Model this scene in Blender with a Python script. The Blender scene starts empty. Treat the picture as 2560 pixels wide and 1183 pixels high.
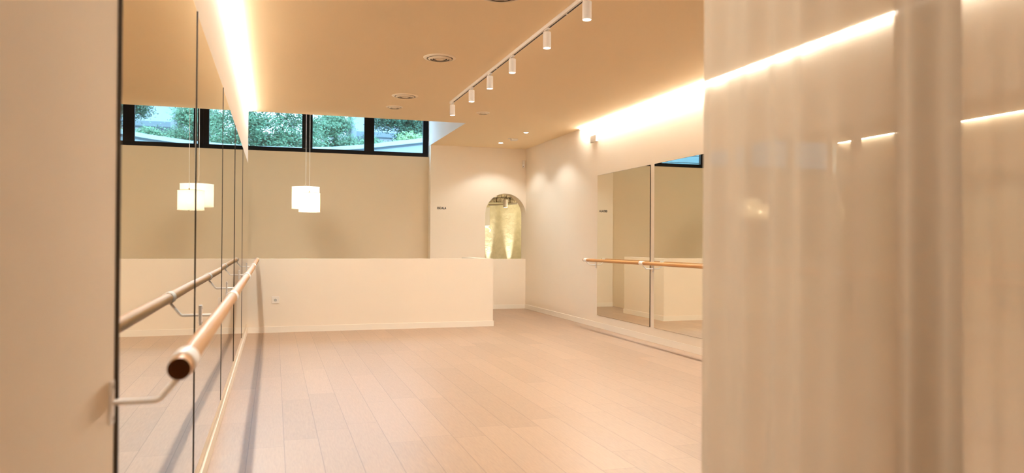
import bpy, bmesh, math, random
from mathutils import Vector, Matrix
PI = math.pi
random.seed(11)
S = bpy.context.scene
COL = S.collection

# ------------------------------------------------------------------ camera
F_PX = 1876.71
YAW, PITCH, ROLL = 0.30654288, 0.00890241, 0.00546773
CAM_H = 1.30
fw = Vector((math.sin(YAW)*math.cos(PITCH), math.cos(YAW)*math.cos(PITCH), math.sin(PITCH)))
rt = Vector((math.cos(YAW), -math.sin(YAW), 0.0))
up = rt.cross(fw)
rr = rt*math.cos(ROLL) + up*math.sin(ROLL)
uu = up*math.cos(ROLL) - rt*math.sin(ROLL)
cd = bpy.data.cameras.new('camera')
cam = bpy.data.objects.new('camera', cd); COL.objects.link(cam)
cam.matrix_world = Matrix(((rr.x, uu.x, -fw.x, 0), (rr.y, uu.y, -fw.y, 0), (rr.z, uu.z, -fw.z, CAM_H), (0, 0, 0, 1)))
cd.sensor_fit = 'HORIZONTAL'; cd.sensor_width = 36.0
cd.lens = 36.0*F_PX/2560.0
cd.clip_start = 0.05; cd.clip_end = 300
cd.dof.use_dof = True; cd.dof.focus_distance = 8.5; cd.dof.aperture_fstop = 2.3
S.camera = cam

# ------------------------------------------------------------------ world, exposure
W = bpy.data.worlds.new('sky'); S.world = W; W.use_nodes = True
bg = W.node_tree.nodes['Background']
bg.inputs[0].default_value = (0.49, 0.72, 1.0, 1); bg.inputs[1].default_value = 6.0
S.view_settings.view_transform = 'Standard'; S.view_settings.look = 'None'
S.view_settings.gamma = 1.0; S.view_settings.use_curve_mapping = False
S.view_settings.exposure = 1.14
S.cycles.use_denoising = True
S.cycles.max_bounces = 14; S.cycles.diffuse_bounces = 7; S.cycles.glossy_bounces = 8
S.cycles.transparent_max_bounces = 24; S.cycles.transmission_bounces = 8
S.cycles.sample_clamp_indirect = 6.0
S.cycles.caustics_reflective = False; S.cycles.caustics_refractive = False

WARM = (1.0, 0.80, 0.60)      # lamp colour
LED_C = (1.0, 0.985, 0.92)
LED_POWER = 62.0
SPOT_W = 13.5
DOWN_W = 18.0

def portal(loc, sx, sz):
    l = bpy.data.lights.new('window_portal', 'AREA'); l.shape = 'RECTANGLE'; l.size = sx; l.size_y = sz
    l.cycles.is_portal = True
    o = bpy.data.objects.new('window_portal', l); COL.objects.link(o)
    o.location = loc; o.rotation_euler = (-PI/2, 0, 0)
portal((0.0, 14.62, 3.55), 5.8, 1.2)

# ------------------------------------------------------------------ materials
def mat(name, color=(.8, .8, .8), rough=.5, metal=0, emit=None, estr=0, spec=.5, noise=0, bump=0, bscale=200):
    m = bpy.data.materials.new(name); m.use_nodes = True
    nt = m.node_tree; b = nt.nodes['Principled BSDF']
    b.inputs['Base Color'].default_value = (*color, 1)
    b.inputs['Roughness'].default_value = rough; b.inputs['Metallic'].default_value = metal
    b.inputs['Specular IOR Level'].default_value = spec
    if emit: b.inputs['Emission Color'].default_value = (*emit, 1); b.inputs['Emission Strength'].default_value = estr
    if noise or bump:
        tc = nt.nodes.new('ShaderNodeTexCoord'); n = nt.nodes.new('ShaderNodeTexNoise')
        n.inputs['Scale'].default_value = bscale; n.inputs['Detail'].default_value = 4
        nt.links.new(tc.outputs['Object'], n.inputs['Vector'])
        if noise:
            mx = nt.nodes.new('ShaderNodeMix'); mx.data_type = 'RGBA'
            mx.inputs[6].default_value = (*[c*(1-noise) for c in color], 1); mx.inputs[7].default_value = (*[min(1, c*(1+noise)) for c in color], 1)
            nt.links.new(n.outputs['Fac'], mx.inputs[0]); nt.links.new(mx.outputs[2], b.inputs['Base Color'])
        if bump:
            bp = nt.nodes.new('ShaderNodeBump'); bp.inputs['Strength'].default_value = bump; bp.inputs['Distance'].default_value = .004
            nt.links.new(n.outputs['Fac'], bp.inputs['Height']); nt.links.new(bp.outputs['Normal'], b.inputs['Normal'])
    return m
PAINT = (0.88, 0.77, 0.625)
M = {}
M['paint'] = mat('warm_white_paint', PAINT, .75, noise=.012, bscale=3)
M['ceiling'] = mat('ceiling_paint', (0.95, 0.79, 0.55), .85, noise=.015, bscale=60)
M['skirting'] = mat('skirting_lacquer', (0.90, 0.82, 0.70), .6)
M['white'] = mat('white_lacquer', (0.90, 0.86, 0.81), .3)
M['plastic'] = mat('white_plastic', (0.84, 0.77, 0.68), .35)
M['black'] = mat('black_window_frame', (0.006, 0.004, 0.004), .5, spec=.15)
M['slot'] = mat('track_slot', (0.03, 0.02, 0.015), .6)
M['dark'] = mat('dark_gap', (0.05, 0.045, 0.04), .6)
M['vent'] = mat('vent_paint', (.88, .77, .60), .6)
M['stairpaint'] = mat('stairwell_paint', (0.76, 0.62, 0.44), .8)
M['wellpaint'] = mat('light_well_paint', (.84, .84, .86), .8)
M['edge'] = mat('mirror_edge', (0.045, 0.028, 0.014), .5)
M['mirror'] = mat('mirror_glass', (0.86, 0.83, 0.72), .0, metal=1)
M['sign'] = mat('black_letters', (0.02, 0.015, 0.012), .5)
M['metal'] = mat('brass_wire', (0.45, 0.36, 0.25), .35, metal=1)
M['grey'] = mat('pale_grey', (0.55, 0.52, 0.47), .5)
M['endgrain'] = mat('end_grain', (0.055, 0.018, 0.004), .8, spec=.1, noise=.3, bscale=300)
M['spotlens'] = mat('lamp_lens', (1, 1, 1), .3, emit=(1, .93, .84), estr=14)
M['led_left'] = mat('led_diffuser_left', (1, 1, 1), .4, emit=LED_C, estr=LED_POWER*.8)
M['led'] = mat('led_diffuser', (1, 1, 1), .4, emit=LED_C, estr=LED_POWER)
M['bulb'] = mat('bulb_glass', (1, 1, 1), .4, emit=(1, .90, .76), estr=440)

def shade_mat():
    m = bpy.data.materials.new('shade_fabric'); m.use_nodes = True; nt = m.node_tree; nt.nodes.clear()
    o = nt.nodes.new('ShaderNodeOutputMaterial'); d = nt.nodes.new('ShaderNodeBsdfDiffuse'); t = nt.nodes.new('ShaderNodeBsdfTranslucent'); tr = nt.nodes.new('ShaderNodeBsdfTransparent')
    d.inputs[0].default_value = (.9, .83, .7, 1); t.inputs[0].default_value = (.97, .93, .84, 1); tr.inputs[0].default_value = (1, .95, .85, 1)
    a = nt.nodes.new('ShaderNodeMixShader'); b = nt.nodes.new('ShaderNodeMixShader')
    a.inputs[0].default_value = .6; b.inputs[0].default_value = .13
    nt.links.new(d.outputs[0], a.inputs[1]); nt.links.new(t.outputs[0], a.inputs[2])
    nt.links.new(a.outputs[0], b.inputs[1]); nt.links.new(tr.outputs[0], b.inputs[2]); nt.links.new(b.outputs[0], o.inputs[0])
    return m
M['shade'] = shade_mat()

def sheer_mat(name, col, clear):
    m = bpy.data.materials.new(name); m.use_nodes = True; nt = m.node_tree; nt.nodes.clear()
    o = nt.nodes.new('ShaderNodeOutputMaterial'); d = nt.nodes.new('ShaderNodeBsdfDiffuse'); t = nt.nodes.new('ShaderNodeBsdfTranslucent'); tr = nt.nodes.new('ShaderNodeBsdfTransparent')
    d.inputs[0].default_value = (*col, 1); t.inputs[0].default_value = (*col, 1); tr.inputs[0].default_value = (.97, .93, .88, 1)
    a = nt.nodes.new('ShaderNodeMixShader'); b = nt.nodes.new('ShaderNodeMixShader')
    a.inputs[0].default_value = .45
    # fine weave: openness seen along the normal is larger than at a slant
    lw = nt.nodes.new('ShaderNodeLayerWeight'); lw.inputs[0].default_value = .5
    mr = nt.nodes.new('ShaderNodeMapRange'); mr.inputs[1].default_value = 0; mr.inputs[2].default_value = 1; mr.inputs[3].default_value = clear; mr.inputs[4].default_value = clear*.25
    nt.links.new(lw.outputs['Facing'], mr.inputs[0]); nt.links.new(mr.outputs[0], b.inputs[0])
    nt.links.new(d.outputs[0], a.inputs[1]); nt.links.new(t.outputs[0], a.inputs[2])
    nt.links.new(a.outputs[0], b.inputs[1]); nt.links.new(tr.outputs[0], b.inputs[2]); nt.links.new(b.outputs[0], o.inputs[0])
    return m
M['sheer'] = sheer_mat('sheer_linen', (.66, .55, .42), .10)
M['sheer_pale'] = sheer_mat('pale_sheer_linen', (.78, .66, .51), .15)

def glass_mat():
    m = bpy.data.materials.new('window_glass'); m.use_nodes = True; nt = m.node_tree; nt.nodes.clear()
    o = nt.nodes.new('ShaderNodeOutputMaterial'); tr = nt.nodes.new('ShaderNodeBsdfTransparent'); g = nt.nodes.new('ShaderNodeBsdfGlossy')
    tr.inputs[0].default_value = (.92, .98, .97, 1); g.inputs['Roughness'].default_value = .02
    b = nt.nodes.new('ShaderNodeMixShader'); b.inputs[0].default_value = .05
    nt.links.new(tr.outputs[0], b.inputs[1]); nt.links.new(g.outputs[0], b.inputs[2]); nt.links.new(b.outputs[0], o.inputs[0])
    return m
M['glass'] = glass_mat()

def N(nt, t, **k):
    n = nt.nodes.new(t)
    for a, v in k.items(): setattr(n, a, v)
    return n
def math_(nt, op, a, b=None):
    n = N(nt, 'ShaderNodeMath', operation=op)
    for i, v in enumerate((a, b)):
        if v is None: continue
        if isinstance(v, (int, float)): n.inputs[i].default_value = v
        else: nt.links.new(v, n.inputs[i])
    return n.outputs[0]

def floor_mat():
    m = bpy.data.materials.new('oak_laminate'); m.use_nodes = True; nt = m.node_tree; b = nt.nodes['Principled BSDF']
    tc = N(nt, 'ShaderNodeTexCoord'); sp = N(nt, 'ShaderNodeSeparateXYZ'); nt.links.new(tc.outputs['Object'], sp.inputs[0])
    x, y = sp.outputs[0], sp.outputs[1]
    PW, PL = .2165, 1.29
    u = math_(nt, 'DIVIDE', math_(nt, 'SUBTRACT', x, .07), PW)
    row = math_(nt, 'FLOOR', u); fu = math_(nt, 'FRACT', u)
    wn = N(nt, 'ShaderNodeTexWhiteNoise', noise_dimensions='1D'); nt.links.new(math_(nt, 'ADD', row, 31.7), wn.inputs['W'])
    v = math_(nt, 'ADD', math_(nt, 'DIVIDE', y, PL), math_(nt, 'MULTIPLY', wn.outputs['Value'], 7.0))
    idx = math_(nt, 'FLOOR', v); fv = math_(nt, 'FRACT', v)
    cb = N(nt, 'ShaderNodeCombineXYZ'); nt.links.new(row, cb.inputs[0]); nt.links.new(idx, cb.inputs[1])
    w2 = N(nt, 'ShaderNodeTexWhiteNoise', noise_dimensions='3D'); nt.links.new(cb.outputs[0], w2.inputs['Vector'])
    rnd = w2.outputs['Value']
    # grain: noise stretched along the plank, shifted per plank
    gv = N(nt, 'ShaderNodeCombineXYZ')
    nt.links.new(math_(nt, 'MULTIPLY', x, 16.0), gv.inputs[0])
    nt.links.new(math_(nt, 'ADD', math_(nt, 'MULTIPLY', y, 1.5), math_(nt, 'MULTIPLY', rnd, 40.0)), gv.inputs[1])
    nt.links.new(math_(nt, 'MULTIPLY', rnd, 91.0), gv.inputs[2])
    n1 = N(nt, 'ShaderNodeTexNoise'); n1.inputs['Scale'].default_value = 1.0; n1.inputs['Detail'].default_value = 3; n1.inputs['Distortion'].default_value = .6
    nt.links.new(gv.outputs[0], n1.inputs['Vector'])
    rings = math_(nt, 'SINE', math_(nt, 'MULTIPLY', n1.outputs['Fac'], 46.0))
    n2 = N(nt, 'ShaderNodeTexNoise'); n2.inputs['Scale'].default_value = 7.0; n2.inputs['Detail'].default_value = 5
    nt.links.new(gv.outputs[0], n2.inputs['Vector'])
    val = math_(nt, 'ADD', math_(nt, 'MULTIPLY', math_(nt, 'SUBTRACT', rnd, .5), .15),
                math_(nt, 'ADD', math_(nt, 'MULTIPLY', rings, .020), math_(nt, 'MULTIPLY', math_(nt, 'SUBTRACT', n2.outputs['Fac'], .5), .30)))
    val = math_(nt, 'ADD', val, 1.0)
    # seams
    du = math_(nt, 'MINIMUM', fu, math_(nt, 'SUBTRACT', 1.0, fu)); dv = math_(nt, 'MINIMUM', fv, math_(nt, 'SUBTRACT', 1.0, fv))
    s1 = math_(nt, 'LESS_THAN', du, .010); s2 = math_(nt, 'LESS_THAN', dv, .0013)
    seam = math_(nt, 'MAXIMUM', s1, s2)
    val = math_(nt, 'MULTIPLY', val, math_(nt, 'SUBTRACT', 1.0, math_(nt, 'MULTIPLY', seam, .34)))
    c = N(nt, 'ShaderNodeVectorMath', operation='SCALE'); c.inputs[0].default_value = FLOOR_C
    nt.links.new(val, c.inputs['Scale']); nt.links.new(c.outputs[0], b.inputs['Base Color'])
    b.inputs['Roughness'].default_value = .38; b.inputs['Specular IOR Level'].default_value = .42
    bp = N(nt, 'ShaderNodeBump'); bp.inputs['Strength'].default_value = .12; bp.inputs['Distance'].default_value = .002
    nt.links.new(n2.outputs['Fac'], bp.inputs['Height']); nt.links.new(bp.outputs['Normal'], b.inputs['Normal'])
    return m
FLOOR_C = (0.40, 0.268, 0.180)
M['floor'] = floor_mat()

def wood_mat(name, c1, c2, rough=.28):
    m = bpy.data.materials.new(name); m.use_nodes = True; nt = m.node_tree; b = nt.nodes['Principled BSDF']
    tc = N(nt, 'ShaderNodeTexCoord'); mp = N(nt, 'ShaderNodeMapping'); mp.inputs['Scale'].default_value = (45, 1.6, 45)
    n = N(nt, 'ShaderNodeTexNoise'); n.inputs['Scale'].default_value = 1; n.inputs['Detail'].default_value = 5
    nt.links.new(tc.outputs['Object'], mp.inputs[0]); nt.links.new(mp.outputs[0], n.inputs['Vector'])
    mx = N(nt, 'ShaderNodeMix', data_type='RGBA'); mx.inputs[6].default_value = (*c1, 1); mx.inputs[7].default_value = (*c2, 1)
    nt.links.new(n.outputs['Fac'], mx.inputs[0]); nt.links.new(mx.outputs[2], b.inputs['Base Color'])
    b.inputs['Roughness'].default_value = rough
    return m
M['beech'] = wood_mat('beech_rail', (.45, .20, .055), (.62, .33, .11), .36)

def stone_mat(name, c1, c2, scale, bump):
    m = bpy.data.materials.new(name); m.use_nodes = True; nt = m.node_tree; b = nt.nodes['Principled BSDF']
    tc = N(nt, 'ShaderNodeTexCoord'); n = N(nt, 'ShaderNodeTexNoise'); n.inputs['Scale'].default_value = scale; n.inputs['Detail'].default_value = 6; n.inputs['Roughness'].default_value = .65
    nt.links.new(tc.outputs['Object'], n.inputs['Vector'])
    cr = N(nt, 'ShaderNodeValToRGB'); cr.color_ramp.elements[0].position = .38; cr.color_ramp.elements[1].position = .62
    cr.color_ramp.elements[0].color = (*c1, 1); cr.color_ramp.elements[1].color = (*c2, 1)
    nt.links.new(n.outputs['Fac'], cr.inputs[0]); nt.links.new(cr.outputs[0], b.inputs['Base Color'])
    bp = N(nt, 'ShaderNodeBump'); bp.inputs['Strength'].default_value = bump; bp.inputs['Distance'].default_value = .03
    nt.links.new(n.outputs['Fac'], bp.inputs['Height']); nt.links.new(bp.outputs['Normal'], b.inputs['Normal'])
    b.inputs['Roughness'].default_value = .9
    return m
M['rubble'] = stone_mat('bare_rubble_stone', (.22, .17, .11), (.80, .68, .50), 14, .8)
M['lime'] = stone_mat('rough_lime_plaster', (.62, .56, .38), (.72, .65, .46), 9, .5)

# ------------------------------------------------------------------ helpers
def link(name, me, m=None, parent=None):
    o = bpy.data.objects.new(name, me); COL.objects.link(o)
    if m: me.materials.append(m)
    if parent: o.parent = parent
    return o
def fin(name, bm, m, parent=None, smooth=False):
    bmesh.ops.recalc_face_normals(bm, faces=bm.faces)
    me = bpy.data.meshes.new(name); bm.to_mesh(me); bm.free()
    if smooth:
        for p in me.polygons: p.use_smooth = True
        try: me.set_sharp_from_angle(angle=math.radians(40))
        except Exception: pass
    return link(name, me, m, parent)
def tag(o, label=None, cat=None, group=None, kind=None):
    if label: o['label'] = label
    if cat: o['category'] = cat
    if group: o['group'] = group
    if kind: o['kind'] = kind
    return o
def empty(name, loc, label, cat, group=None, rz=0):
    o = bpy.data.objects.new(name, None); COL.objects.link(o); o.location = loc; o.rotation_euler = (0, 0, rz)
    o.empty_display_size = .05
    return tag(o, label, cat, group)
def B(): return bmesh.new()
def box(bm, x0, x1, y0, y1, z0, z1, bev=0):
    r = bmesh.ops.create_cube(bm, size=1)
    vs = r['verts']
    for v in vs:
        v.co = Vector((x0+(x1-x0)*(v.co.x+.5), y0+(y1-y0)*(v.co.y+.5), z0+(z1-z0)*(v.co.z+.5)))
    if bev:
        es = list({e for v in vs for e in v.link_edges})
        bmesh.ops.bevel(bm, geom=es, offset=bev, segments=2, affect='EDGES', profile=.5)
    return bm
def tube(bm, pts, r, n=20, cap=True):
    pts = [Vector(p) for p in pts]
    rs = r if isinstance(r, (list, tuple)) else [r]*len(pts)
    rings = []; prev = None
    for i, p in enumerate(pts):
        a = pts[max(0, i-1)]; b = pts[min(len(pts)-1, i+1)]
        t = (b-a).normalized()
        if prev is None:
            s = t.cross(Vector((0, 0, 1)))
            if s.length < .01: s = t.cross(Vector((1, 0, 0)))
            s.normalize()
        else:
            s = (prev - t*prev.dot(t)).normalized()
        prev = s; q = t.cross(s)
        rings.append([bm.verts.new(p + (s*math.cos(2*PI*k/n)+q*math.sin(2*PI*k/n))*rs[i]) for k in range(n)])
    for a, b in zip(rings, rings[1:]):
        for k in range(n): bm.faces.new((a[k], a[(k+1) % n], b[(k+1) % n], b[k]))
    if cap:
        bm.faces.new(rings[0][::-1]); bm.faces.new(rings[-1])
    return bm
def lathe(bm, prof, n=40, c=(0, 0, 0), closed=False):
    rings = []
    for r, z in prof:
        if r < 1e-5: rings.append([bm.verts.new((c[0], c[1], c[2]+z))])
        else: rings.append([bm.verts.new((c[0]+r*math.cos(2*PI*k/n), c[1]+r*math.sin(2*PI*k/n), c[2]+z)) for k in range(n)])
    pr = list(zip(rings, rings[1:]))
    if closed: pr.append((rings[-1], rings[0]))
    for a, b in pr:
        for k in range(n):
            f = [a[k % len(a)], a[(k+1) % len(a)], b[(k+1) % len(b)], b[k % len(b)]]
            g = []
            for v in f:
                if v not in g: g.append(v)
            if len(g) > 2: bm.faces.new(g)
    return bm
def prism(bm, poly, axis, a, b):
    """extrude a 2-D polygon along an axis"""
    def P(u, v, w): return {'x': (w, u, v), 'y': (u, w, v), 'z': (u, v, w)}[axis]
    A = [bm.verts.new(P(u, v, a)) for u, v in poly]; Bv = [bm.verts.new(P(u, v, b)) for u, v in poly]
    bm.faces.new(A); bm.faces.new(Bv[::-1])
    for i in range(len(poly)):
        j = (i+1) % len(poly); bm.faces.new((A[i], Bv[i], Bv[j], A[j]))
    return bm
def struct(name, bm, m, parent=None, smooth=False):
    o = fin(name, bm, m, parent, smooth)
    if parent is None: o['kind'] = 'structure'
    return o
def copy_tree(o, parent=None):
    c = o.copy(); COL.objects.link(c)
    if parent is not None: c.parent = parent
    for ch in list(o.children): copy_tree(ch, c)
    return c

XL, XR, ZC = -.37, 4.78, 3.18
YH, YE, YA, YW = 11.30, 11.43, 14.20, 14.40      # half wall, ceiling edge, arch wall, window plane
XW = 2.85                                        # side of the light well
YB = -2.2
LEDY0, LEDYR = 1.0, 11.36

# ------------------------------------------------------------------ setting
bm = B(); box(bm, XL-.3, XR+.3, YB-.2, YE, -.12, 0); box(bm, 2.80, XR+.3, YE, YA+.3, -.12, 0)
struct('floor', bm, M['floor'])
bm = B()
G = .055
box(bm, XL+G, XR-G, YB, LEDYR, ZC, ZC+.09)
box(bm, XL+G, XR, LEDYR, YE, ZC, ZC+.09)
box(bm, XW, XR, YE, YA, ZC, ZC+.09)
box(bm, XL, XR, YB, LEDY0, ZC, ZC+.09)
box(bm, XL-.3, XR+.3, YB-.2, YE, ZC+.09, ZC+.25); box(bm, XW, XR+.3, YE, YA+.3, ZC+.09, ZC+.25)
struct('ceiling', bm, M['ceiling'])
bm = B(); box(bm, XL-.14, XL, YB, YE, 0, ZC+.09); struct('wall_left', bm, M['paint'])
bm = B(); box(bm, XR, XR+.2, YB, YA+.28, -.1, ZC+.09); struct('wall_right', bm, M['paint'])
bm = B(); box(bm, XL-.3, XR+.3, YB-.2, YB, 0, ZC+.09); struct('wall_back', bm, M['paint'])
# half wall: an L that screens the stairwell
bm = B(); prism(bm, [(XL, YH), (3.27, YH), (3.27, 12.80), (3.13, 12.80), (3.13, YE), (XL, YE)], 'z', 0, 1.055)
struct('wall_parapet', bm, M['paint'])
# arch wall
R_A, XC, ZSP, SILL = .42, 4.36, 1.86, .984
bm = B()
poly = [(XW, -3.0), (XR, -3.0), (XR, SILL), (3.94, SILL), (3.94, ZSP)]
for k in range(1, 24):
    a = PI - PI*k/24; poly.append((XC+R_A*math.cos(a), ZSP+R_A*math.sin(a)))
poly += [(XR-.001, ZSP), (XR, ZSP), (XR, 4.25), (XW, 4.25)]
poly = [(XW, -3.0), (3.94, -3.0), (3.94, ZSP)] + [(XC+R_A*math.cos(PI-PI*k/24), ZSP+R_A*math.sin(PI-PI*k/24)) for k in range(1, 24)] + [(XR-.0005, ZSP), (XR, ZSP+.02), (XR, 4.25), (XW, 4.25)]
prism(bm, poly, 'y', YA, YA+.28)
box(bm, 3.94, XR, YA, YA+.28, -3.0, SILL)
struct('wall_far', bm, M['paint'])
# window wall (below, above) and light well
bm = B(); box(bm, -3.2, XW, YW, YW+.22, -3.0, 2.966); box(bm, -3.2, XW, YW, YW+.22, 4.12, 4.4)
box(bm, -3.2, -3.0, YW, YW+.22, 2.966, 4.12)
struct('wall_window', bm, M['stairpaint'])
bm = B(); box(bm, -3.2, -3.0, YE, YW, -3.0, 4.25); box(bm, -3.2, XL-.14, YE-.14, YE, -3.0, 4.25); struct('wall_stairwell', bm, M['paint'])
bm = B(); box(bm, XL-.14, XW, YE-.14, YE, ZC+.25, 4.25); box(bm, XW, XW+.2, YE-.14, YA, ZC+.25, 4.25)
box(bm, XW, XW+.15, YA, YW+.22, ZC+.25, 4.25)
box(bm, XW-.005, XW, YE, YW-.006, ZC, 4.25)
struct('wall_lightwell', bm, M['wellpaint'])
bm = B(); box(bm, -3.2, XW+.2, YE-.14, YW+.22, 4.25, 4.4); struct('ceiling_lightwell', bm, M['ceiling'])
# stairs going down behind the half wall
bm = B()
for k in range(14):
    x1 = 2.80-.27*k
    box(bm, max(x1-.27, -3.0) if k < 13 else -3.0, x1, YE, YW, -3.0, -.18*(k+1))
struct('trim_3', bm, M['floor'])
bm = B(); box(bm, XL-.14, 2.80, YE-.13, YE, -3.0, -.12); box(bm, 2.8, 2.84, YE, YW, -3.0, -.12); struct('trim_4', bm, M['paint'])
# baseboards
BT, BH = .012, .086
bm = B(); box(bm, XL, XL+.018, YB, YH, 0, BH, .002); struct('baseboard_left', bm, M['skirting'])
bm = B(); box(bm, XR-BT, XR, YB, YA, 0, BH, .002); struct('baseboard_right', bm, M['skirting'])
bm = B(); box(bm, 3.285, XR-BT, YA-BT, YA, 0, BH, .002); box(bm, XW, 3.285, YA-BT, YA, 0, BH, .002); struct('baseboard_far', bm, M['skirting'])
bm = B(); prism(bm, [(XL+.018, YH-BT), (3.27+BT, YH-BT), (3.27+BT, 12.80+BT), (3.13, 12.80+BT), (3.13, 12.80), (3.27, 12.80), (3.27, YH), (XL+.018, YH)], 'z', 0, BH)
struct('baseboard_parapet', bm, M['skirting'])

# windows: a band of three and more black framed panes
FD0, FD1 = YW-.005, YW+.07
for i, xc in enumerate((2.272, 1.137, 0.0, -1.137, -2.272)):
    hw = 1.137/2 if i else .569
    x0, x1 = xc-hw, xc+hw
    if i == 0: x1 = XW-.012
    bm = B(); z0, z1 = 2.966, 4.12; t = .075; tv = .094
    xi1 = x1-(.10 if i == 0 else tv); xi0 = x0+tv
    box(bm, x0, x1, FD0, FD1, z0, z0+t, .003); box(bm, x0, x1, FD0, FD1, z1-t, z1, .003)
    box(bm, x0, xi0, FD0, FD1, z0+t, z1-t, .003); box(bm, xi1, x1, FD0, FD1, z0+t, z1-t, .003)
    f = fin('window_%d' % (i+1), bm, M['black']); f['kind'] = 'structure'
    bm = B(); box(bm, xi0, xi1, YW+.03, YW+.036, z0+t, z1-t); fin('pane', bm, M['glass'], f)

# ------------------------------------------------------------------ room behind the arch
YR = 15.70
bm = B(); box(bm, 3.0, 6.4, YR, YR+.15, -1.0, 2.185); struct('wall_niche', bm, M['lime'])
bm = B(); box(bm, 3.0, 6.4, YR+.15, YR+.35, 1.9, 2.9); box(bm, 2.9, 6.5, YA+.28, YR+.35, 2.9, 3.05)
# rough stone courses: displaced blocks
for r in range(7):
    xx = 3.0+random.uniform(-.1, .1)
    while xx < 6.2:
        w = random.uniform(.09, .22); d = random.uniform(0.01, .09)
        box(bm, xx, xx+w-.012, YR+.06-d, YR+.16, 2.19+.11*r, 2.29+.11*r, .012); xx += w
struct('wall_rubble', bm, M['rubble'])
bm = B(); box(bm, 3.0, 3.2, YA+.28, YR, -1, 2.9); box(bm, 6.2, 6.4, YA+.28, YR+.3, -1, 2.9); box(bm, XR+.2, 6.4, YA+.13, YA+.28, -1, 2.95); struct('wall_niche_left', bm, M['lime'])
bm = B(); box(bm, 3.0, 6.4, YA+.28, YR, -.1, 0); struct('floor_niche', bm, M['floor'])
# white lighting bar across the niche, with one cylinder spot
bar = empty('lighting_bar', (4.61, 15.20, 2.125), 'white lighting bar under the bare stone, seen through the arch', 'lighting bar', rz=math.atan2(-.84, .38))
bm = B(); box(bm, -.46, .47, -.02, .02, -.016, .016, .004); fin('rail', bm, M['white'], bar)
bm = B(); box(bm, -.45, .46, -.010, .010, -.018, -.0155); fin('slot', bm, M['dark'], bar)
sp = empty('niche_spotlight', (4.546, 14.825, 2.172), 'small white cylinder spotlight hanging from the bar inside the arch', 'spotlight')
bm = B(); lathe(bm, [(0, .03), (.045, .03), (.047, .02), (.047, -.13), (.040, -.135), (.040, -.12), (0, -.12)], 28); fin('lamp_body', bm, M['white'], sp, True)
bm = B(); lathe(bm, [(0, -.121), (.039, -.121), (.039, -.124), (0, -.124)], 24); fin('lens', bm, M['spotlens'], sp)
dct = empty('wall_duct', (4.33, YR-.06, 1.74), 'white boxed duct high on the left of the arch niche', 'duct')
bm = B(); box(bm, -.03, .10, -.06, .055, -.07, .33, .006); fin('duct_box', bm, M['white'], dct)
hk = empty('wall_hook', (4.42, YR, 1.60), 'small white curved wall bracket beneath the boxed duct in the arch', 'bracket')
bm = B(); tube(bm, [(-.05+.09*math.sin(t*.2)-.04*(t < 1), -.01-.07*math.sin(t*PI/9), .055-.011*t) for t in range(10)], .008, 10); fin('arm', bm, M['white'], hk, True)
def lamp(kind, name, loc, power, color=WARM, size=None, blend=.5, radius=.03, rot=(0, 0, 0)):
    l = bpy.data.lights.new(name, kind); l.energy = power; l.color = color
    if kind == 'SPOT': l.spot_size = size; l.spot_blend = blend
    l.shadow_soft_size = radius
    o = bpy.data.objects.new(name, l); COL.objects.link(o); o.location = loc; o.rotation_euler = rot
    return o
for i, (lx, lab) in enumerate(((4.32, 'recessed uplight washing the niche wall on the left of the arch'), (4.80, 'recessed uplight washing the niche wall on the right of the arch'))):
    lx = (4.43, 4.90)[i]
    u = empty('floor_uplight', (lx, YR-.12, .38), lab, 'uplight', 'uplights behind the arch sill')
    bm = B(); lathe(bm, [(0, -.38), (.05, -.38), (.05, -.01), (.042, 0), (.036, 0), (.036, -.02), (0, -.02)], 24); fin('housing', bm, M['grey'], u, True)
    bm = B(); lathe(bm, [(0, -.014), (.035, -.014), (.035, -.018), (0, -.018)], 20); fin('lens', bm, M['spotlens'], u)
    lamp('SPOT', 'uplight_beam', (lx, YR-.12, .40), 150, (1, .95, .82), math.radians(17), 1.0, .015, (PI-math.radians(5), 0, 0))
lamp('SPOT', 'niche_spot_beam', (4.546, 14.825, 2.032), 25, (1, .92, .74), math.radians(60), .9, .02, (math.radians(12), 0, 0))
lamp('POINT', 'niche_fill_light', (5.3, 14.75, 2.0), 10, (1, .90, .66), radius=.15)  # added fill light without a fixture, out of view, brightens the niche

# ------------------------------------------------------------------ LED cove lines
def led(name, x0, x1, y0, y1, label):
    o = empty(name, ((x0+x1)/2, (y0+y1)/2, ZC+.020), label, 'light')
    L = (y1-y0)/2; w = (x1-x0)/2
    bm = B(); box(bm, -w, w, -L, L, -.004, .004); fin('profile', bm, M['grey'], o)
    bm = B(); box(bm, -w+.002, w-.002, -L+.01, L-.01, -.034, -.0045); fin('diffuser', bm, M['led_left'] if x0 < 0 else M['led'], o)
led('led_strip', XL+.002, XL+G-.002, LEDY0+.02, LEDYR-.02, 'long glowing strip light along the left wall top, above the near barre')
led('led_strip', XR-G+.002, XR-.002, LEDY0+.02, LEDYR-.02, 'long glowing strip light along the right wall top, above the far barre')
bm = B(); box(bm, XR-.03, XR-.001, LEDYR-.002, LEDYR+.03, ZC-.006, ZC+.0); o = fin('strip_end_cap', bm, M['dark'])
tag(o, 'small dark end cap where the right ceiling light strip stops', 'end cap')

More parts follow.
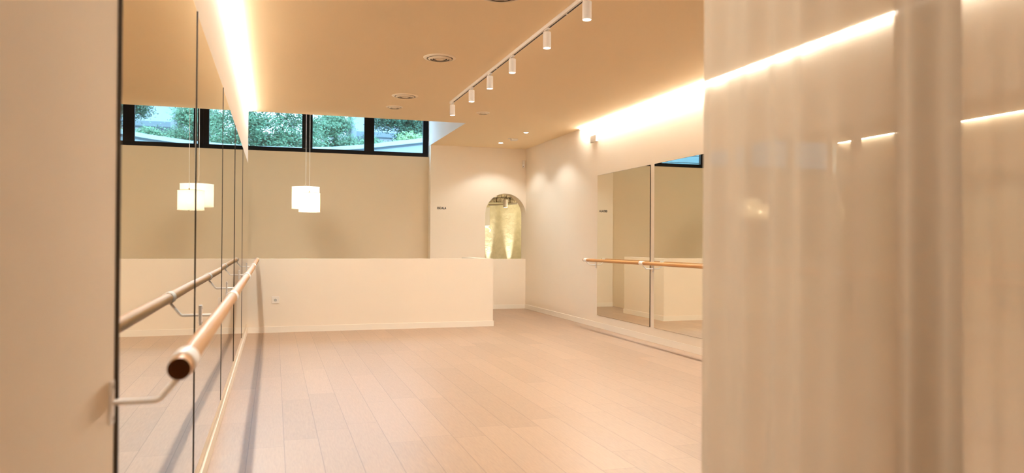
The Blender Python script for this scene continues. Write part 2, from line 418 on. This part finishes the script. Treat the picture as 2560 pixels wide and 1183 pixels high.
# ------------------------------------------------------------------ mirrors
def mirror(x, y0, y1, z0, z1, side, label, group, rot=0, proud=.005, th=.010, tilt=0):
    s = 1 if side == 'L' else -1
    o = empty('wall_mirror', (x, (y0+y1)/2, z0), label, 'mirror', group)
    o.rotation_euler = (0, tilt, rot)
    L = (y1-y0)/2; H = z1-z0
    base = 0
    a, b = sorted((0+s*(base-.004 if base else 0), s*(th-.0012+base)))
    bm = B(); box(bm, a, b, -L, L, 0, H); fin('backing', bm, M['edge'], o)
    a, b = sorted((s*(th-.0012+base), s*(th+base)))
    bm = B(); box(bm, a, b, -L+.002, L-.002, .002, H-.002); fin('mirror_glass', bm, M['mirror'], o)
    if side == 'L':
        a, b = sorted((0, s*(th+base+proud)))
        bm = B(); box(bm, a, b, -L-.003, -L+.001, 0, H); fin('edge_strip', bm, M['edge'], o)
    return o
LM = [(2.045, 3.866), (3.876, 5.726), (5.736, 7.546), (7.556, 9.336), (9.346, 11.28)]
LROT = [0, -.0035, .001, 0, 0]
LPR = [-.0005, 0.0068, .0050, .003, .003]
LLAB = ['tall frameless mirror nearest the viewer on the left wall', 'second tall mirror on the left wall, after the first dark joint',
        'third mirror along the left wall, where the top edge nears the lamp glow', 'fourth narrow-looking mirror along the left wall',
        'farthest left wall mirror, next to the half-height wall']
for (a, b), r, l, pr in zip(LM, LROT, LLAB, LPR): mirror(XL, a, b, .17, 2.402, 'L', l, 'mirrors lining the left wall', r, proud=pr)
RLAB = ['farthest right wall mirror, reflecting the black lettering', 'second right wall mirror, cut off by the sheer curtain edge',
        'right wall mirror behind the sheer curtain with the pendant lamps reflected', 'right wall mirror behind the curtain where the reflected light strip begins',
        'nearest right wall mirror behind the thick curtain fold']
for k in range(5):
    y1 = 10.69-1.83*k; mirror(XR, y1-1.71, y1, .195, 2.356, 'R', RLAB[k], 'mirrors on the right wall', (0, 0, 0, .001, 0)[k], th=.012)

# ------------------------------------------------------------------ barres
def barre(name, path, rad, wall, ys, side, label, arm_drop):
    s = 1 if side == 'L' else -1
    x0, yy0, z0 = path[0]
    o = empty(name, (wall, yy0, 0), label, 'ballet barre')
    base = Vector((wall, yy0, 0))
    P = [Vector(p)-base for p in path]
    bm = B(); tube(bm, P, rad, 28); fin('rail', bm, M['beech'], o, True)
    d = (P[1]-P[0]).normalized()
    endp = P[0] if side == 'L' else P[0]
    bm = B(); tube(bm, [endp-d*.0015, endp+d*.0005], rad*.985, 28); fin('end_cap', bm, M['endgrain'], o); 
    def at(y):
        for a, b in zip(path, path[1:]):
            lo, hi = sorted((a[1], b[1]))
            if lo <= y <= hi:
                t = (y-a[1])/(b[1]-a[1]); return Vector(a).lerp(Vector(b), t)-base
        return Vector(path[-1])-base
    for y in ys:
        c = at(y); yb = y-yy0
        bm = B()
        n = 28; prof = [(-.05, rad+.0045), (.05, rad+.0045)]
        tube(bm, [c+Vector((0, -.05, 0)), c+Vector((0, -.047, 0)), c+Vector((0, .047, 0)), c+Vector((0, .05, 0))], [rad+.003, rad+.0055, rad+.0055, rad+.003], 28)
        br = fin('bracket', bm, M['white'], o, True)
        za = c.z-arm_drop; xw = s*.006
        bm = B(); xb = c.x-s*.055
        tube(bm, [(xw, yb, za), (xb-s*.01, yb, za), (xb, yb, za+.004), (xb+s*.012, yb, za+.018), (c.x-s*.012, yb, c.z-rad-.012), (c.x-s*.006, yb, c.z-rad+.002)], .0075, 12)
        fin('arm', bm, M['white'], br, True)
        pt = .016 if (side == 'L' and y > 2.04) else .006
        a, b = sorted((0, s*pt)); bm = B(); box(bm, a, b, yb-.02, yb+.02, za-.052, za+.052, .002); fin('wall_plate', bm, M['white'], br)
        for dz in (-.038, .038):
            bm = B(); a, b = sorted((s*pt, s*(pt+.0025))); tube(bm, [(a, yb, za+dz), (b, yb, za+dz)], .006, 12); fin('screw', bm, M['grey'], br)
barre('wall_barre', [(-.207, 1.88, 1.006), (-.208, 4.2, 1.010), (-.210, 6.4, 1.020), (-.215, 8.6, 1.034), (-.225, 11.15, 1.052)], .0255, XL,
      [2.0, 4.2, 6.4, 8.6, 10.9], 'L', 'wooden ballet barre along the left mirrored wall, its sawn end facing the viewer', .092)
barre('wall_barre', [(4.612, 10.84, 1.046), (4.612, 1.5, 1.046)], .0235, XR, [10.755, 8.90, 7.09, 5.26, 3.43, 1.8], 'R',
      'wooden ballet barre along the right mirrored wall, half hidden by the sheer curtain', .075)

# ------------------------------------------------------------------ track and spotlights
XT = 2.225
SY = [9.66, 8.655, 7.86, 7.05, 6.06, 5.195, 4.2, 3.3]  # the nearest pair is added out of view to light the near area
tr = empty('lighting_track', (XT, 5.9, ZC), 'long white ceiling track with a dark slot that carries the spotlights', 'lighting track')
bm = B(); box(bm, -.018, .018, -3.9, 3.86, -.032, 0, .002); fin('rail', bm, M['white'], tr)
bks = sorted([(y, .085) for y in SY] + [(5.62, .03), (7.62, .03), (9.86-.06, .05)]); ycur = 2.1
for y, g in bks:
    y0 = ycur; y1 = y-g/2
    if y1 > y0+.03:
        bm = B(); box(bm, -.001, .012, y0-5.9, y1-5.9, -.0335, -.0318); fin('slot', bm, M['slot'], tr)
    ycur = y+g/2
def spot_proto():
    o = empty('track_spotlight', (0, 0, 0), 'x', 'spotlight', 'cylinder spotlights on the ceiling track')
    bm = B(); box(bm, -.015, .015, -.042, .042, -.046, -.0335, .002); fin('adaptor', bm, M['white'], o)
    bm = B(); lathe(bm, [(0, -.04), (.008, -.04), (.008, -.066), (0, -.066)], 14); fin('stem', bm, M['grey'], o, True)
    bm = B(); lathe(bm, [(0, -.060), (.031, -.060), (.035, -.064), (.035, -.197), (.0315, -.199), (.0315, -.188), (0, -.188)], 32); fin('lamp_body', bm, M['white'], o, True)
    bm = B(); lathe(bm, [(0, -.1885), (.031, -.1885), (.031, -.1925), (0, -.1925)], 28); fin('lens', bm, M['spotlens'], o)
    return o
SL = ['farthest lit cylinder spotlight on the ceiling track, beside the window', 'second lit track spotlight counting from the window end',
      'third lit track spotlight counting from the window end', 'fourth lit track spotlight from the window end, mid-track',
      'large lit track spotlight just below the topmost one', 'topmost and largest lit track spotlight in view', 'unseen spotlight added on the track above the picture edge to light the near area', 'unseen spotlight added at the near end of the track to light the near area']
p0 = spot_proto()
for i, y in enumerate(SY):
    o = p0 if i == 0 else copy_tree(p0)
    o.location = (XT, y, ZC); o['label'] = SL[i]
    lamp('SPOT', 'track_beam', (XT, y, ZC-.205), SPOT_W, (.87, .97, 1), math.radians(100), .8, .025)

# downlights
for i, (x, y) in enumerate(((4.058, 12.064), (4.035, 13.477))):
    o = empty('recessed_downlight', (x, y, ZC), ('round recessed downlight in the ceiling nearer the strip light', 'round recessed downlight in the ceiling nearest the arch wall')[i], 'downlight', 'downlights before the arch')
    bm = B(); lathe(bm, [(.036, -.002), (.048, -.004), (.050, 0), (.036, 0)], 32, closed=True); fin('trim_ring', bm, M['white'], o, True)
    bm = B(); lathe(bm, [(0, -.0035), (.0355, -.0035), (.0355, -.0005), (0, -.0005)], 28); fin('lens', bm, M['spotlens'], o)
    lamp('SPOT', 'downlight_beam', (x, y, ZC-.012), DOWN_W, (.87, .97, 1), math.radians(118), .4, .02)

# ceiling vents
def vent(x, y, r, label, rings=3):
    o = empty('ceiling_vent', (x, y, ZC), label, 'air vent', 'round air vents in the ceiling')
    bm = B(); lathe(bm, [(r*.78, -.004), (r*.80, -.012), (r*.97, -.006), (r, 0), (r*.78, 0)], 48, closed=True); fin('outer_ring', bm, M['vent'], o, True)
    bm = B(); lathe(bm, [(0, -.0005), (r*.78, -.0005), (r*.78, -.0015), (0, -.0015)], 40); fin('dark_throat', bm, M['dark'], o)
    for k in range(rings):
        q = r*(.72-.18*k)
        bm = B(); lathe(bm, [(q, -.012), (q*.80+.002, -.0235+.004*k), (q*.80, -.020+.004*k), (q-.004, -.008)], 44, closed=True); fin('louvre_ring', bm, M['vent'], o, True)
    q = r*.30
    bm = B(); lathe(bm, [(0, -.022), (q*.8, -.021), (q, -.010), (q*.9, -.004), (0, -.004)], 36); fin('centre_disc', bm, M['vent'], o, True)
vent(1.588, 7.475, .168, 'large round louvred air vent in the middle of the ceiling')
vent(1.580, 9.565, .168, 'round louvred air vent second from the window side')
vent(1.573, 10.40, .118, 'small round air vent closest to the window on the left', 2)
vent(2.852, 10.43, .100, 'small round air vent right of the farthest track spotlight', 2)
vent(1.622, 5.44, .168, 'round air vent cut off by the top of the picture')

# smoke detector, sensor, alarm box, socket
o = empty('ceiling_sensor', (4.086, 12.86, ZC), 'small white box sensor on the ceiling between the two downlights', 'sensor')
bm = B(); box(bm, -.045, .075, -.05, .05, -.034, 0, .008); fin('housing', bm, M['plastic'], o)
bm = B(); box(bm, -.10, -.046, -.012, .012, -.008, 0, .002); fin('cable_cover', bm, M['grey'], o)
o = empty('motion_sensor', (4.735, YA-.005, 2.875), 'white rounded motion sensor high in the corner beside the arch', 'motion sensor')
o.rotation_euler = (0, 0, math.radians(-32))
bm = B(); box(bm, -.032, .032, -.040, .004, -.075, .078, .016); fin('housing', bm, M['plastic'], o, True)
bm = B(); box(bm, -.020, .020, -.044, -.0402, -.045, .0, .001); fin('lens_window', bm, M['white'], o)
bm = B(); lathe(bm, [(0, -.003), (.007, -.003), (.007, .003), (0, .003)], 16); e = fin('eye', bm, M['dark'], o); e.location = (0, -.0445, -.048); e.rotation_euler = (PI/2, 0, 0)
o = empty('wall_box', (XR, 10.815, 2.89), 'small plain white box high on the right wall under the strip light', 'wall box')
bm = B(); box(bm, -.035, 0, -.122, .122, 0, .115, .006); fin('housing', bm, M['plastic'], o)
bm = B(); box(bm, -.0375, -.0352, -.11, .11, .010, .105, .001); fin('cover', bm, M['plastic'], o)
o = empty('wall_socket', (.022, YH, .466), 'white square wall socket on the half-height wall', 'socket')
bm = B(); box(bm, -.051, .051, -.009, 0, -.051, .051, .004); fin('cover_plate', bm, M['plastic'], o)
bm = B(); lathe(bm, [(.0195, .0), (.0215, .0025), (.024, 0)], 32, closed=True); e = fin('socket_rim', bm, M['white'], o, True); e.location = (0, -.009, 0); e.rotation_euler = (PI/2, 0, 0)
bm = B(); lathe(bm, [(0, 0), (.0195, 0), (.0195, .0006), (0, .0006)], 32); e = fin('socket_well', bm, M['grey'], o); e.location = (0, -.0092, 0); e.rotation_euler = (PI/2, 0, 0)
for dx in (-.0095, .0095):
    bm = B(); lathe(bm, [(0, 0), (.0032, 0), (.0032, .0012), (0, .0012)], 12); e = fin('pin_hole', bm, M['dark'], o); e.location = (dx, -.0099, 0); e.rotation_euler = (PI/2, 0, 0)

# lettering
let = empty('wall_lettering', (2.982, YA, 1.952), 'small black capital letters reading ESCALA on the arch wall', 'lettering')
xc = 0
for chx in 'ESCALA':
    cu = bpy.data.curves.new('letter', 'FONT'); cu.body = chx; cu.size = .058; cu.extrude = .0018; cu.offset = .0019
    tmp = bpy.data.objects.new('letter_tmp', cu); COL.objects.link(tmp)
    me = bpy.data.meshes.new_from_object(tmp); bpy.data.objects.remove(tmp)
    xs = [v.co.x for v in me.vertices]; w = max(xs)-min(xs); m0 = min(xs)
    for v in me.vertices: v.co = Vector((v.co.x-m0, -v.co.z-.002, v.co.y))
    me.materials.clear()
    l = link('letter', me, M['sign'], let); l.location = (xc, 0, 0); xc += w+.0030
k = .177/(xc-.003); let.scale = (k, 1, 1 if k > 1.2 or k < .8 else k)

# ------------------------------------------------------------------ pendants
def pendant(x, y, r, z0, z1, label):
    o = empty('pendant_lamp', (x, y, 4.25), label, 'pendant lamp', 'drum pendants over the stairwell')
    T, Bz = z1-4.25, z0-4.25
    bm = B(); lathe(bm, [(0, 0), (.05, 0), (.05, -.02), (.012, -.03), (0, -.03)], 28); fin('ceiling_rose', bm, M['white'], o, True)
    bm = B(); tube(bm, [(0, 0, -.02), (0, 0, T+.035)], .0035, 8); fin('cord', bm, M['white'], o, True)
    bm = B(); n = 64
    lathe(bm, [(r, Bz), (r, T)], n); sh = fin('lamp_shade', bm, M['shade'], o, True)
    bm = B(); lathe(bm, [(r*.955, Bz+.004), (r*.955, T-.004)], n); fin('inner_lining', bm, M['shade'], sh, True)
    for z in (Bz, T):
        bm = B(); tube(bm, [((r+.002)*math.cos(2*PI*k/48), (r+.002)*math.sin(2*PI*k/48), z) for k in range(49)], .0028, 6, False); fin('rim_wire', bm, M['white'], sh, True)
    bm = B()
    for k in range(3):
        a = 2*PI*k/3+.4; tube(bm, [(0, 0, T+.018), (r*.9*math.cos(a), r*.9*math.sin(a), T+.018), (r*math.cos(a), r*math.sin(a), T)], .002, 6)
    lathe(bm, [(0, T+.045), (.009, T+.04), (.013, T+.018), (.006, T-.004), (0, T-.004)], 16)
    fin('spider', bm, M['metal'], o, True)
    bm = B(); lathe(bm, [(0, T-.004), (.016, T-.004), (.018, (T+Bz)/2+.03), (0, (T+Bz)/2+.03)], 20); fin('lamp_holder', bm, M['white'], o, True)
    bm = B(); zc = (T+Bz)/2; lathe(bm, [(0, zc+.030)]+[(.030*math.sin(PI*k/12), zc+.030*math.cos(PI*k/12)) for k in range(1, 12)]+[(0, zc-.030)], 20); fin('bulb', bm, M['bulb'], o, True)
    bm = B(); lathe(bm, [(0, Bz-.022), (.008, Bz-.018), (.010, Bz-.008), (.003, Bz-.004), (.003, zc-.03), (0, zc-.03)], 14); fin('finial', bm, M['metal'], o, True)
pendant(.532, 12.46, .165, 1.785, 2.080, 'lower and smaller glowing drum pendant, in front of the larger one')
pendant(.490, 12.90, .222, 1.855, 2.212, 'upper and larger glowing drum pendant, partly behind the smaller one')

# ------------------------------------------------------------------ curtains
def curtain(name, pts, z0, z1, waves, amp, label, flare=0.0, phase=0.0, nz=40, nu=220):
    """pts: plan polyline of the hanging line"""
    P = [Vector((p[0], p[1], 0)) for p in pts]
    seg = [0]
    for a, b in zip(P, P[1:]): seg.append(seg[-1]+(b-a).length)
    Lt = seg[-1]
    def at(s):
        s = min(max(s, 0), Lt)
        for i in range(len(P)-1):
            if s <= seg[i+1]+1e-9:
                t = (s-seg[i])/(seg[i+1]-seg[i]); d = (P[i+1]-P[i]).normalized()
                return P[i].lerp(P[i+1], t), Vector((-d.y, d.x, 0))
    bm = B(); grid = []
    ce = P[0]+(P[-1]-P[0])*.5
    rnd = random.Random(5+int(phase*10)); pf = [(rnd.uniform(.5, 2.6)*waves, rnd.uniform(0, 6.28), rnd.uniform(.3, 1)) for _ in range(5)]
    for j in range(nz+1):
        tz = j/nz; z = z1+(z0-z1)*tz; row = []
        for i in range(nu+1):
            u = i/nu; p, n = at(u*Lt)
            w = sum(a*math.sin(f*u*2*PI+ph+.9*tz*a*math.sin(f+2*tz)) for f, ph, a in pf)/3.2
            k = amp*(.45+.55*tz)*(1 if 0.02 < u < .98 else .6)
            q = p+n*(w*k)
            q += (p-ce)*flare*tz
            row.append(bm.verts.new((q.x, q.y, z)))
        grid.append(row)
    for j in range(nz):
        for i in range(nu): bm.faces.new((grid[j][i], grid[j][i+1], grid[j+1][i+1], grid[j+1][i]))
    o = empty(name, (P[0].x, P[0].y, 0), label, 'curtain', 'sheer curtains in the foreground')
    c = fin('fabric', bm, M['sheer_pale'] if phase > 1 else M['sheer'], o, True); c.location = (-P[0].x, -P[0].y, 0)
    ew = []
    for side, i0, i1 in ((0, 0, 5),):
        pass
    # rings on the rail
    for k in range(9):
        p, n = at(Lt*(k+.5)/9)
        bm = B(); tube(bm, [(p.x-P[0].x, p.y-P[0].y, z1-.005), (p.x-P[0].x, p.y-P[0].y, z1+.021)], .003, 8); fin('hook', bm, M['white'], o)
    return o
def slope(y, s): return (s*y, y)
C1 = [slope(1.95, .622), slope(1.50, .80), slope(1.28, .98), slope(1.08, 1.125), slope(1.16, 1.10), slope(1.36, .985)]
curtain('sheer_curtain', C1, .02, 3.10, 4.6, .030, 'sheer linen curtain with the bright strip light showing through, at the centre right', flare=.03, phase=.3)
C2 = [slope(1.50, .99), slope(1.40, 1.12), slope(1.35, 1.30), slope(1.10, 1.75)]
curtain('sheer_curtain', C2, .02, 3.10, 3.0, .022, 'paler sheer curtain panel at the right picture edge, beyond the dark fold', flare=.0, phase=1.7)
rl = empty('curtain_rail', (1.4, 1.3, 3.135), 'white ceiling rail that the sheer curtains hang from', 'curtain rail')
bm = B()
for pl in (C1[:4], C2):
    tube(bm, [(p[0]-1.4, p[1]-1.3, 0) for p in pl], .012, 12)
fin('rod', bm, M['white'], rl, True)
for p in (C1[0], C1[3], C2[0], C2[-1]):
    bm = B(); tube(bm, [(p[0]-1.4, p[1]-1.3, 0), (p[0]-1.4, p[1]-1.3, .045)], .01, 10); fin('ceiling_mount', bm, M['white'], rl)

# ------------------------------------------------------------------ outside
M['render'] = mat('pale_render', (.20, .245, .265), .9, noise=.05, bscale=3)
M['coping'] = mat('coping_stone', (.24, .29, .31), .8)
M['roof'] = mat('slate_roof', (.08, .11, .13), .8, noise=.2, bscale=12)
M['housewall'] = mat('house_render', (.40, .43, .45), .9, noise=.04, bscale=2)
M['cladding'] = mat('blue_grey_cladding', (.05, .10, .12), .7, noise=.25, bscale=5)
M['bark'] = mat('bark', (.05, .06, .07), .9, noise=.3, bscale=20)
M['ground'] = mat('outside_paving', (.35, .38, .38), .9, noise=.1, bscale=2)
def leafmat(n, c):
    m = mat(n, c, .7, noise=.35, bscale=1.3); return m
M['leafA'] = leafmat('leaves_dark', (.035, .095, .055)); M['leafB'] = leafmat('leaves_mid', (.055, .145, .075)); M['leafC'] = leafmat('leaves_yellow_green', (.11, .22, .085))
bm = B(); box(bm, -30, XW, YW+.22, 60, 1.9, 2.0); box(bm, XW, 30, 16.1, 60, 1.9, 2.0); struct('ground_outside', bm, M['ground'])
bm = B()
gw = [(6.5, 20.5), (4.43, 23.37), (3.15, 25.19), (1.97, 26.41), (.81, 26.9), (-2.5, 27.4)]
for a, b in zip(gw, gw[1:]):
    pass
def wallrun(bm, pts, z0, z1, t):
    for a, b in zip(pts, pts[1:]):
        A, Bp = Vector((*a, 0)), Vector((*b, 0)); d = (Bp-A).normalized(); n = Vector((-d.y, d.x, 0))*t
        vs = [bm.verts.new((p.x, p.y, z)) for z in (z0, z1) for p in (A-n, Bp-n, Bp+n, A+n)]
        for f in ((0, 1, 2, 3), (4, 7, 6, 5), (0, 4, 5, 1), (1, 5, 6, 2), (2, 6, 7, 3), (3, 7, 4, 0)): bm.faces.new([vs[i] for i in f])
gwo = empty('garden_wall', (3, 25, 2), 'pale rendered garden wall with a coping, low in the windows', 'wall')
bm = B(); wallrun(bm, gw, 2.0, 4.42, .12); e = fin('wall_body', bm, M['render'], gwo); e.location = (-3, -25, -2)
bm = B(); wallrun(bm, gw, 4.42, 4.55, .24); e = fin('coping', bm, M['coping'], gwo); e.location = (-3, -25, -2)
bm = B(); wallrun(bm, gw, 4.36, 4.42, .135); e = fin('coping_shadow_strip', bm, M['roof'], gwo); e.location = (-3, -25, -2)  # dark strip standing in for the shadow below the coping overhang

def house(x0, x1, y0, y1, ze, zr, label, eave=.6):
    o = empty('house', ((x0+x1)/2, y0, 2), label, 'house', 'houses beyond the trees'); ox, oy = (x0+x1)/2, y0
    bm = B(); box(bm, x0-ox, x1-ox, 0, y1-y0, 0, ze-2); fin('house_wall', bm, M['housewall'], o)
    bm = B(); ym = (y1-y0)/2
    prism(bm, [(-eave, ze-2-.1), (-eave, ze-2+.12), (ym, zr-2), (y1-y0+eave, ze-2+.12), (y1-y0+eave, ze-2-.1)], 'x', x0-ox-eave, x1-ox+eave); fin('roof', bm, M['roof'], o)
    nW = max(1, int((x1-x0)/1.6))
    for k in range(nW):
        xx = x0-ox+(k+.5)*(x1-x0)/nW
        bm = B(); box(bm, xx-.35, xx+.35, -.04, .02, ze-2-1.5, ze-2-.5); w = fin('window', bm, M['coping'], o)
        bm = B(); box(bm, xx-.30, xx+.30, -.05, -.035, ze-2-1.45, ze-2-.55); fin('window_pane', bm, M['roof'], w)
house(4.2, 8.8, 36, 42, 6.35, 8.2, 'white house with a low slate roof, behind the middle and right windows')
o = empty('clad_building', (-9, 24, 2), 'blue-grey building clad in horizontal boards, mirrored in the right wall mirrors', 'building')
bm = B(); box(bm, -7, 6, .08, 5, 0, 7.5); fin('building_wall', bm, M['cladding'], o)
bm = B()
for k in range(30): box(bm, -7, 6, -.01*(k % 2), .08, .25*k, .25*k+.235, .01)
fin('cladding', bm, M['cladding'], o)
bm = B(); box(bm, -7.2, 6.2, -.2, 5.2, 7.5, 7.65); fin('roof_edge', bm, M['coping'], o)
o = empty('chimney_tower', (2.75, 38, 2), 'tall pale rendered block rising behind the middle window trees', 'building')
bm = B(); box(bm, -.55, .55, 0, 2, 0, 7.2); fin('tower_wall', bm, M['housewall'], o)
bm = B(); box(bm, -.62, .62, -.07, 2.07, 7.2, 7.35); fin('cap', bm, M['coping'], o)

def tree(x, y, zg, crown, nleaf, mleaf, label, seed, lean=0):
    rnd = random.Random(seed)
    o = empty('tree', (x, y, zg), label, 'tree', 'trees beyond the garden wall')
    top = max(c[2]+c[3]*.5 for c in crown)-zg
    bm = B()
    th = min(c[2] for c in crown)-zg+.2
    tube(bm, [(0, 0, 0), (lean*.2, 0, th*.5), (lean*.5, 0, th)], [.20, .15, .12], 10)
    for c in crown:
        e = Vector((c[0]-x, c[1]-y, c[2]-zg)); s = Vector((lean*.5, 0, th)); mid = s.lerp(e, .5)+Vector((rnd.uniform(-.2, .2), 0, rnd.uniform(-.15, .2)))
        tube(bm, [s, mid, e], [.09, .06, .03], 8)
        for _ in range(3):
            q = e+Vector([rnd.uniform(-1, 1)*c[3]*.8 for _ in range(3)]); tube(bm, [mid.lerp(e, .6), q], [.035, .012], 6)
    fin('trunk', bm, M['bark'], o, True)
    verts = []; faces = []
    tot = sum(c[3]**2 for c in crown)
    for c in crown:
        n = int(nleaf*c[3]**2/tot)
        # leaves gather in small tufts over the lobed shell of the crown
        tufts = []
        for _ in range(max(6, n//34)):
            d = Vector((rnd.gauss(0, 1), rnd.gauss(0, 1), rnd.gauss(0, 1))).normalized(); rr_ = c[3]*rnd.uniform(.45, 1.05)
            tufts.append((Vector((c[0]-x, c[1]-y, c[2]-zg))+Vector((d.x*rr_, d.y*rr_, d.z*rr_*.75)), rnd.uniform(.13, .30)))
        for k in range(n):
            tc, tr_ = tufts[k % len(tufts)]
            p = tc+Vector((rnd.gauss(0, 1), rnd.gauss(0, 1), rnd.gauss(0, .7)))*tr_*.6
            a = Vector((rnd.gauss(0, 1), rnd.gauss(0, 1), rnd.gauss(0, .6))).normalized(); b = a.orthogonal().normalized()
            s = rnd.uniform(.032, .060); i = len(verts)
            verts += [p-a*s, p+b*s*.5, p+a*s, p-b*s*.5]; faces.append((i, i+1, i+2, i+3))
    me = bpy.data.meshes.new('foliage'); me.from_pydata(verts, [], faces); me.update()
    link('foliage', me, mleaf, o)
tree(-.2, 29.5, 2, [(-1.2, 29.5, 5.9, 1.0), (-.3, 29.2, 5.3, .9), (.5, 29.6, 6.3, .9), (1.0, 29.4, 5.2, .75), (-.8, 29.6, 4.7, .8), (.2, 29.3, 4.7, .8)], 30000, M['leafB'], 'broad leafy tree filling the left window', 3, .3)
tree(2.35, 31.6, 2, [(1.87, 31.5, 6.0, .8), (2.5, 31.7, 6.2, .58), (1.82, 31.5, 5.0, .62), (2.78, 31.6, 5.3, .52), (3.2, 31.4, 4.9, .45)], 17000, M['leafB'], 'open leafy tree in the middle window', 8, -.3)
tree(4.6, 28.4, 2, [(3.95, 28.4, 6.0, .6), (4.7, 28.3, 6.1, .75), (5.35, 28.4, 5.9, .7), (4.9, 28.2, 5.3, .55), (5.6, 28.3, 5.2, .5)], 20000, M['leafA'], 'dark spreading tree in the right window', 5, .4)
tree(4.75, 26.6, 2, [(4.55, 26.6, 4.85, .36), (4.95, 26.6, 4.80, .32)], 6000, M['leafC'], 'yellow-green bush topping the garden wall in the right window', 6)
tree(3.45, 27.8, 2, [(3.35, 27.8, 4.75, .42)], 4000, M['leafB'], 'small round bush by the mullion of the right window', 7)
#tree(-4.5, 30, 2, [(-5.2, 30, 5.4, 1.0), (-4.0, 30, 5.7, 1.0), (-3.0, 30, 5.0, .8), (-4.4, 30, 4.6, .8)], 8000, M['leafA'], 'tree left of the windows beyond the garden wall', 9)
